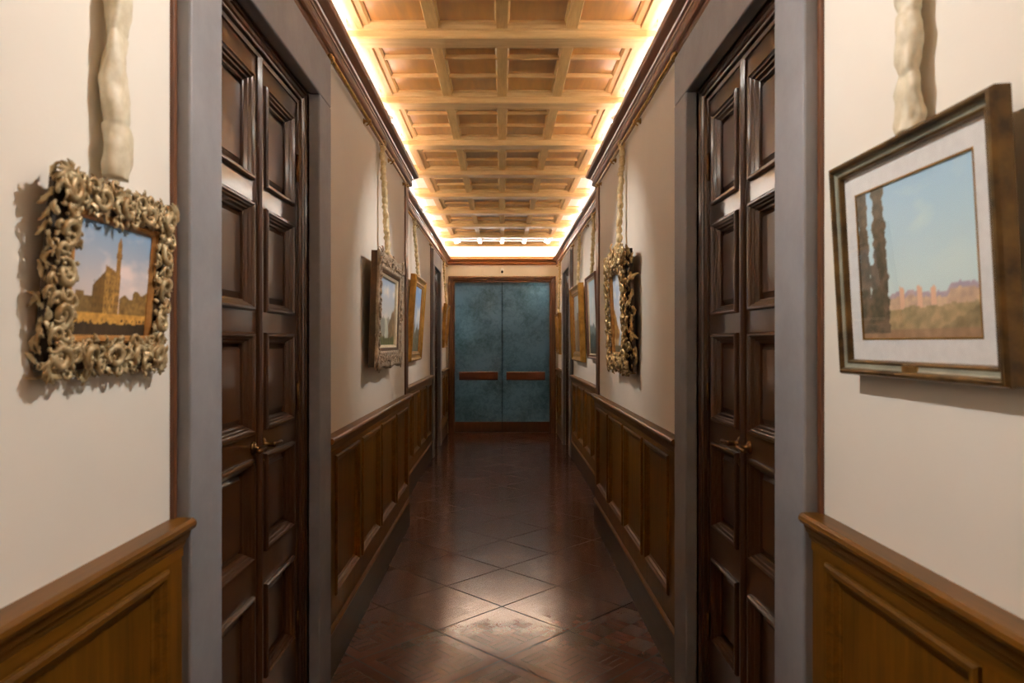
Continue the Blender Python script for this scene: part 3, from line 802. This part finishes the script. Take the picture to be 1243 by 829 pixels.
GROUP = 'framed paintings along the corridor'
def picture(side, w_wall, yc, z0, w, h, m, lean, label, img, style, depth=.045, gap=.012, res=60, seed=1, crest=0):
    off = gap
    root = on_wall('framed_painting', side, w_wall - off, yc, z0, R(lean))
    tag(root, label, 'painting', GROUP)
    x0, x1 = -w/2, w/2
    if style == 'carved':
        fr = MB(); D = depth
        fr.frame(x0+.010, x1-.010, .010, h-.010, [(0, 0), (0, -D*.34), (m*.10, -D*.44), (m*.40, -D*.62), (m*.60, -D*.60), (m*.80, -D*.48), (m-.010, -D*.40), (m-.010, 0)])
        fo = fr.build('frame', M['bole'], root)
        mat = {1: M['silver'], 3: M['greygold'], 4: M['gold']}[seed]
        carving(w, h, m, D, seed, crest=crest, fine=.30 if seed == 1 else .38).build('carving', mat, fo)
        sl = MB(); s = m - .008
        sl.frame(x0+s, x1-s, s, h-s, [(0, -.002), (0, -D*.62), (.004, -D*.70), (.010, -D*.62), (.014, -D*.42), (.014, -.002)])
        sl.build('inner_slip', {1: M['goldslip'], 3: M['slip'], 4: M['goldslip']}[seed], root)
        inn = s + .008; cy = -D*.36
    elif style == 'swept':
        fr = MB(); D = depth
        # silvery flat frame with shallow relief and a scalloped outer edge
        fr.frame(x0+.006, x1-.006, .006, h-.006, [(0, 0), (0, -D*.80), (.010, -D*.92), (m*.35, -D*.74), (m*.6, -D*.74), (m*.75, -D*.9), (m*.86, -D*.8), (m-.008, -D*.62), (m-.008, 0)])
        fo = fr.build('frame', M['sidewood'], root)
        cv = MB(); rn = random.Random(seed); E1, E2 = (1,0,0), (0,0,1)
        for (p, q, nrm) in (((x0,0),(x1,0),(0,-1)), ((x1,0),(x1,h),(1,0)), ((x1,h),(x0,h),(0,1)), ((x0,h),(x0,0),(-1,0))):
            Ls = math.hypot(q[0]-p[0], q[1]-p[1]); dx, dz = (q[0]-p[0])/Ls, (q[1]-p[1])/Ls
            # relief plate following a wavy outline
            n = 64; rows = []
            for i in range(n + 1):
                t = i/n; s = Ls*t
                wav = .010*abs(math.sin(t*math.pi*4)) + .016*math.exp(-((t-.5)/.10)**2) + .016*(math.exp(-(t/.09)**2) + math.exp(-((1-t)/.09)**2)) - .004
                row = []
                for ins, yy in ((-wav, -D*.72), (-wav, -D*.92), (m*.10, -D*1.06), (m*.3, -D*.90), (m*.52, -D*.86), (m*.66, -D*1.0), (m*.78, -D*.94), (m*.82, -D*.6)):
                    ii = max(ins, -1)
                    sc = min(max(s, ii), Ls - ii) if ii > 0 else s
                    bumpy = D*.10*fbm(s*30, ins*30, 1.0, seed) if ins > 0 else 0
                    row.append((p[0] + dx*sc - nrm[0]*ii, yy - bumpy, p[1] + dz*sc - nrm[1]*ii))
                rows.append(row)
            cv.grid(rows)
            for i in range(1, 14):
                s = Ls*i/14
                if not m*.5 < s < Ls - m*.5: continue
                cx, cz = p[0] + dx*s - nrm[0]*m*.42, p[1] + dz*s - nrm[1]*m*.42
                spiral(cv, (cx, -D*.94, cz), E1, E2, m*.16, 1.1, rn.uniform(0, 6.28), 1 if i % 2 else -1, m*.045, D*.1)
                leaf(cv, (cx, -D*.92, cz), E1, E2, rn.uniform(0, 6.28), m*.3, m*.085, D*.14)
            c0 = (p[0] + dx*Ls/2 - nrm[0]*m*.3, -D, p[1] + dz*Ls/2 - nrm[1]*m*.3)
            for da in (-1.2, -.6, 0, .6, 1.2):
                leaf(cv, c0, E1, E2, math.atan2(nrm[1], nrm[0]) + da - .2, m*.42, m*.11, D*.2)
            cv.ball((c0[0], -D*1.08, c0[2]), (m*.1, m*.08, m*.1), 8, 6)
        for cx, cz, a in ((x0, 0, -2.36), (x1, 0, -.79), (x1, h, .79), (x0, h, 2.36)):
            ix, iz = cx - math.cos(a)*m*.55, cz - math.sin(a)*m*.55
            for da in (-.9, -.3, .3, .9): leaf(cv, (ix, -D, iz), E1, E2, a + da - .2, m*.6, m*.13, D*.2)
        cv.build('carving', M['greygold'], fo)
        s = m - .012
        MB().frame(x0+s, x1-s, s, h-s, [(0, -.002), (0, -D*.7), (.006, -D*.74), (.018, -D*.6), (.020, -D*.42), (.020, -.002)]).build('inner_slip', M['slip'], root)
        inn = s + .014; cy = -D*.36
    elif style == 'matted':
        D = depth
        MB().frame(x0, x1, 0, h, [(0, 0), (0, -D*.75), (.003, -D*.95), (.008, -D), (.011, -D*.95), (.013, -D*.80), (.013, 0)]).build('frame', M['umber'], root)
        fo = bpy.data.objects[[c.name for c in root.children][-1]] if root.children else None
        f2 = MB().frame(x0+.012, x1-.012, .012, h-.012, [(0, 0), (0, -D*.78), (.004, -D*.68), (.010, -D*.64), (.010, 0)]).build('frame_cove', M['greenish'], root)
        f3 = MB().frame(x0+.022, x1-.022, .022, h-.022, [(0, 0), (0, -D*.66), (.003, -D*.72), (.006, -D*.66), (.008, -D*.45), (.008, 0)]).build('sight_edge', M['umber'], root)
        bl = MB().box(x0+.03, x1-.03, -.005, -.001, .03, h-.03).build('backing', M['sidewood'], root)
        ma = MB(); ins = .028; bord = .043
        ma.frame(x0+ins, x1-ins, ins, h-ins, [(0, -D*.30), (0, -D*.36), (bord-.003, -D*.36), (bord, -D*.30)])
        ma.build('mat_board', M['matboard'], root)
        MB().frame(x0+ins+bord-.003, x1-ins-bord+.003, ins+bord-.003, h-ins-bord+.003, [(0, -D*.30), (0, -D*.375), (.0035, -D*.375), (.0035, -D*.30)]).build('gilt_fillet', M['plaingold'], root)
        gx = ins - .002
        MB().box(x0+gx, x1-gx, -D*.46, -D*.43, gx, h-gx).build('glass_pane', M['glass'], root)
        MB().box(-.022, .022, -D*.80, -D*.60, .0115, .0235).build('name_plate', M['brass'], root, bevel=.001)
        inn = ins + bord - .004; cy = -D*.28
    else:
        D = depth
        prof = {'gilt': [(0, 0), (0, -D*.7), (.006, -D*.92), (.014, -D), (.022, -D*.94), (m*.40, -D*.70), (m*.62, -D*.62), (m*.72, -D*.70), (m*.80, -D*.66), (m-.006, -D*.42), (m-.006, 0)],
                'thin': [(0, 0), (0, -D*.8), (.004, -D), (.014, -D), (.018, -D*.85), (m*.6, -D*.7), (m*.8, -D*.74), (m-.006, -D*.5), (m-.006, 0)]}[style]
        MB().frame(x0, x1, 0, h, prof).build('frame', M['plaingold'] if style == 'gilt' else M['trimwood'], root)
        s = m - .010
        MB().frame(x0+s, x1-s, s, h-s, [(0, -.002), (0, -D*.52), (.004, -D*.56), (.012, -D*.46), (.014, -D*.32), (.014, -.002)]).build('inner_slip', M['goldslip'] if style == 'gilt' else M['slip'], root)
        inn = s + .008; cy = -D*.3
    canvas(x0+inn, x1-inn, inn, h-inn, cy, IMGS[img], res, int(res*(h-2*inn)/(w-2*inn)) + 1, root, 'canvas')
    return root

def ribbon(side, w_wall, yc, ztop, zbot, xoff_bot, label, ruche, seed, mat, rr=.024):
    """fabric sleeve around the hanging cord"""
    root = on_wall('hanging_cord', side, w_wall, yc, zbot)
    tag(root, label, 'cord', 'fabric covered picture cords')
    H = ztop - zbot; mb = MB(); n = 20; rows = []
    rn = random.Random(seed*13 + 1)
    pin = [0.0]
    while pin[-1] < H: pin.append(pin[-1] + rn.uniform(.6, 1.4)/ruche)
    steps = int(H/.005); k = 0
    tw = [rn.uniform(0, 6.28) for _ in pin]
    for i in range(steps + 1):
        t = i/steps; z = H*t
        while z > pin[k+1]: k += 1
        f = (z - pin[k])/(pin[k+1] - pin[k])
        puff = math.sin(math.pi*f)**.6
        off = -(xoff_bot*(1 - t) + .024*t + (.006*(t-.9)/.1 if t > .9 else 0))
        amp = .34 if ruche > 12 else .17
        sway = (.05 if ruche < 12 else .3)*rr*math.sin(z*ruche*2.4 + seed)
        row = []
        for j in range(n):
            a = 2*math.pi*j/n
            lop = math.cos(a - tw[k])                     # each puff bulges to its own side
            cr = fbm(math.cos(a)*1.3, z*ruche*1.5 + math.sin(a)*1.3, 1.0, seed, 3)
            r = rr*(1 - amp + amp*1.5*puff*(.75 + .4*lop) + (.22 if ruche > 12 else .42)*cr + (.10*math.sin(z*ruche*7 + 2.5*math.cos(a + tw[k])) if ruche < 12 else 0))
            if t > .99: r *= .7
            row.append((r*1.05*math.cos(a) + sway, off + r*.72*math.sin(a), z))
        rows.append(row)
    mb.grid(rows, close_u=True, cap=True)
    mb.build('fabric_sleeve', mat, root)
    k = MB()
    pts = [(0, -.030 + .017*math.cos(q), H + .018 + .021*math.sin(q)) for q in [2*math.pi*i/14 - 1.57 for i in range(15)]]
    k.tube(pts, .0055, n=8, ref=(1,0,0)); k.ball((0, -.030, H - .004), (.026, .018, .014), 12, 8)
    k.build('knot_loop', mat, root)
    return root

picture(-1, WF, 1.302, 1.345, .395, .336, .064, 4.8, 'small painting of a tower in a worn silver gilt carved frame', 'town', 'carved', depth=.027, gap=.004, res=110, seed=1)
picture(1, WF, 1.230, 1.338, .49, .42, .03, 3.2, 'glazed painting of cypresses and pale sky in a white mat and bronzed frame', 'cypress', 'matted', depth=.031, gap=.012, res=120, seed=2)
picture(-1, WF, 4.20, 1.265, .87, .63, .115, 1.6, 'painting of a ravine in a grey scalloped frame on the left wall', 'ravine', 'swept', depth=.048, gap=.030, res=60, seed=3)
picture(1, WF, 4.15, 1.235, .69, .68, .105, 2.0, 'painting of a canal in a black and gold pierced scroll frame with crest', 'canal', 'carved', depth=.058, gap=.018, res=60, seed=4, crest=.075)
picture(-1, WR, 6.80, 1.23, .85, .79, .085, 3.8, 'painting of a coast in a plain gold frame leaning strongly off the wall', 'coast', 'gilt', depth=.055, gap=.006, res=48, seed=5)
picture(-1, WR, 10.40, 1.33, .60, .63, .07, 3.8, 'small gold framed painting between the farther left door and end wall', 'woods', 'gilt', depth=.05, gap=.006, res=40, seed=6)
picture(1, WR, 6.52, 1.25, .73, .77, .045, 2.0, 'pale blue lake painting in a thin wood frame on the right wall', 'lake', 'thin', depth=.045, gap=.008, res=48, seed=7)
picture(1, WR, 7.82, 1.20, .95, .82, .10, 2.0, 'broad gold framed painting just before the farther right door', 'figure', 'gilt', depth=.06, gap=.008, res=48, seed=8)
picture(1, WR, 10.50, 1.23, .56, .60, .07, 2.0, 'small gold framed painting between the farther right door and end wall', 'woods', 'gilt', depth=.05, gap=.008, res=40, seed=9)

ROD = 2.557
ribbon(-1, WF, 1.315, ROD, 1.700, .028, 'smooth ivory cord sleeve above the small tower painting', 7, 1, M['cloth'], rr=.029)
ribbon(1, WF, 1.25, ROD, 1.766, .026, 'creased ivory cord sleeve above the glazed painting', 11, 2, M['cloth'], rr=.024)
ribbon(-1, WF, 4.24, ROD, 1.903, .060, 'ruched gold ivory cord above the grey scalloped frame', 22, 3, M['cloth2'])
ribbon(1, WF, 4.24, ROD, 1.945, .050, 'ruched gold ivory cord above the black and gold frame', 24, 4, M['cloth2'])
ribbon(-1, WR, 6.86, ROD, 2.032, .070, 'ruched cord above the strongly leaning gold frame', 24, 5, M['cloth2'])
ribbon(-1, WR, 10.40, ROD, 1.972, .060, 'ruched cord above the small left painting by the end wall', 26, 6, M['cloth2'])
ribbon(1, WR, 6.60, ROD, 2.030, .045, 'ruched cord above the pale blue lake painting', 26, 7, M['cloth2'])
ribbon(1, WR, 7.82, ROD, 2.030, .045, 'ruched cord above the broad gold frame on the right', 26, 8, M['cloth2'])
ribbon(1, WR, 10.50, ROD, 1.840, .040, 'ruched cord above the small right painting by the end wall', 26, 9, M['cloth2'])

# brass picture rods under the cornice
def rod(side, w, ya, yb, ys, label):
    r = on_wall('picture_rail', side, w, (ya+yb)/2, 2.575)
    tag(r, label, 'picture rail', 'brass picture rods under the cornice')
    L = (yb-ya)/2; sx = 1 if side < 0 else -1
    m = MB(); m.tube([(-L, -.030, 0), (L, -.030, 0)], .0075, n=10)
    for s in (-1, 1): m.ball((s*L, -.030, 0), .012, 10, 8)
    m.build('rod', M['brass'], r)
    for y in ys:
        x = sx*(y - (ya+yb)/2)
        b = MB(); b.lathe([(.002, 0), (.016, 0), (.016, .003), (.008, .008), (.006, .022), (.012, .026), (.014, .032), (.012, .038), (.004, .042)], (x, 0, 0), axis='y', n=12)
        b.tube([(x, -.030, .012), (x, -.034, 0), (x, -.030, -.014), (x, -.014, -.024)], [.004, .005, .005, .003], n=8)
        b.build('bracket', M['brass'], r)
for side in (-1, 1):
    lr = 'left' if side < 0 else 'right'
    b = DOORS[(side,'f')][1] + STW; c = DOORS[(side,'r')][0] - STW; d = DOORS[(side,'r')][1] + STW
    rod(side, WF, b + .03, STEP - .15, (b + .06, 3.80, 4.62, STEP - .22), f'brass picture rod under the cornice after the first {lr} door')
    rod(side, WR, STEP + .1, c - .04, (5.8, 7.2, c - .12), f'brass picture rod on the far stretch of the {lr} wall')
    rod(side, WR, d + .04, END - .12, (d + .1, END - .2), f'short brass picture rod beside the end wall on the {lr}')

# ------------------------------------------------------------------ lamps
def spot(loc, target, energy, size=50, blend=.95, col=(1, .965, .93), rad=.02):
    l = bpy.data.lights.new('spot_lamp', 'SPOT'); l.energy = energy; l.spot_size = R(size); l.spot_blend = blend; l.color = col; l.shadow_soft_size = rad
    o = bpy.data.objects.new('spot_lamp', l); COL.objects.link(o); o.location = loc
    o.rotation_euler = (Vector(target) - Vector(loc)).to_track_quat('-Z', 'Y').to_euler()
    return o
def fixture(loc, target, label):
    root = empty('spotlight', loc)
    tag(root, label, 'spotlight', 'small spotlights on the cornice')
    d = (Vector(target) - Vector(loc)).normalized()
    Mr = d.to_track_quat('Z', 'Y').to_matrix()
    up = Vector((0, 0, .045))
    MB().lathe([(.002, 0), (.022, 0), (.022, .008), (.016, .012), (.006, .014), (.006, .03), (.002, .03)], (0, 0, 0), n=16).build('base', M['white'], root)
    MB().lathe([(.004, -.035), (.016, -.034), (.020, -.028), (.022, .028), (.026, .034), (.024, .034), (.004, .030)], up, n=18, M=Mr).build('lamp_head', M['white'], root)
    MB().lathe([(.002, .0345), (.021, .0345), (.019, .036), (.002, .037)], up, n=18, M=Mr).build('lens', M['lens'], root)
    return Vector(loc) + up + d*.045

E_SPOT = 52
CT = 2.7205
def pair(w, y, tl, tr, e, ll, rl, size=62):
    """fixtures on both cornices, each lighting the opposite wall"""
    for side, tgt, lab in ((-1, tr, ll), (1, tl, rl)):
        p = fixture((side*(w - .050), y, CT - .020), tgt, lab)
        spot(p, tgt, e, size)
pair(WF, 4.30, (-WF, 4.25, 1.68), (WF, 4.2, 1.68), E_SPOT*.95, 'white spotlight on the left cornice nearest the viewer', 'white spotlight on the right cornice nearest the viewer', 56)
pair(WR, 7.25, (-WR, 6.8, 1.55), (WR, 7.2, 1.5), E_SPOT, 'white spotlight midway along the far left cornice', 'white spotlight midway along the far right cornice', 75)
pair(WR, 10.72, (-WR, 10.3, 1.5), (WR, 10.4, 1.4), E_SPOT*.5, 'white spotlight on the left cornice by the end wall', 'white spotlight on the right cornice by the end wall', 55)
# the same lamps over the nearest pictures, above the frame of the photograph
spot((.66, 1.55, 2.76), (-WF, 1.15, 1.45), E_SPOT*1.4, 92)
spot((-.66, 1.55, 2.76), (WF, 1.2, 1.72), E_SPOT*1.35, 78)

def strip(x, ya, yb, energy, tilt, z=2.7165, col=(.93, .96, 1)):
    l = bpy.data.lights.new('cove_light', 'AREA'); l.shape = 'RECTANGLE'; l.size = .025; l.size_y = yb - ya; l.energy = energy; l.color = col
    o = bpy.data.objects.new('cove_light', l); COL.objects.link(o); o.location = (x, (ya+yb)/2, z)
    o.rotation_euler = (R(180), R(tilt), 0)
    return o
PW = 21
for s in (-1, 1):
    t = 90*s
    for i in range(4):
        ya = BACK + .1 + i*(STEP - BACK)/4
        strip(s*(WF - .05), ya, ya + (STEP-BACK)/4 - .1, PW*1.93, t)
    for i in range(3):
        ya = STEP + .1 + i*(END - STEP - .2)/3
        strip(s*(WR - .05), ya, ya + (END-STEP-.2)/3, PW*1.8, t)
l = bpy.data.lights.new('cove_light', 'AREA'); l.shape = 'RECTANGLE'; l.size = 1.5; l.size_y = .025; l.energy = PW*2.4; l.color = (.96, .95, 1)
o = bpy.data.objects.new('cove_light', l); COL.objects.link(o); o.location = (0, END - .05, 2.715); o.rotation_euler = (R(180 + 35), 0, 0)

# lobby lamp behind the frosted glass, plus two lights added for bright marks on it
def area(loc, rot, sx, sy, e, col):
    l = bpy.data.lights.new('lobby_light', 'AREA'); l.shape = 'RECTANGLE'; l.size = sx; l.size_y = sy; l.energy = e; l.color = col
    o = bpy.data.objects.new('lobby_light', l); COL.objects.link(o); o.location = loc; o.rotation_euler = rot
area((0, 12.0, 2.86), (0, 0, 0), 1.2, .4, 20, (.70, .86, 1))
area((.52, 11.42, 2.22), (R(90), 0, R(180)), .15, .1, 1.4, (.75, .95, 1))  # added light, makes the bright patch at the upper right of the glass
area((-.66, 11.42, 1.75), (R(90), 0, R(180)), .05, .9, 1.0, (.7, .92, 1))  # added upright light, makes the bright stripe down the left leaf

# ------------------------------------------------------------------ world, camera, view
wd = bpy.data.worlds.new('World'); S.world = wd; wd.use_nodes = True
wd.node_tree.nodes['Background'].inputs[0].default_value = (0, 0, 0, 1)
cam = bpy.data.cameras.new('Camera'); co = bpy.data.objects.new('Camera', cam); COL.objects.link(co)
co.location = (0, 0, CAMH); co.rotation_euler = (R(90), 0, 0)
cam.sensor_width = 36; cam.lens = 870/1243*36
cam.shift_x = 12/1243; cam.shift_y = 1.5/1243
cam.clip_start = .05
cam.dof.use_dof = True; cam.dof.focus_distance = 5.5; cam.dof.aperture_fstop = 5.0
S.camera = co
S.view_settings.view_transform = 'Standard'; S.view_settings.look = 'None'
S.view_settings.gamma = 1; S.view_settings.use_curve_mapping = False
S.view_settings.exposure = .33
S.cycles.max_bounces = 10; S.cycles.diffuse_bounces = 6; S.cycles.glossy_bounces = 5
S.cycles.use_denoising = True; S.cycles.denoising_prefilter = 'NONE'; S.cycles.use_adaptive_sampling = False
S.cycles.sample_clamp_indirect = 6
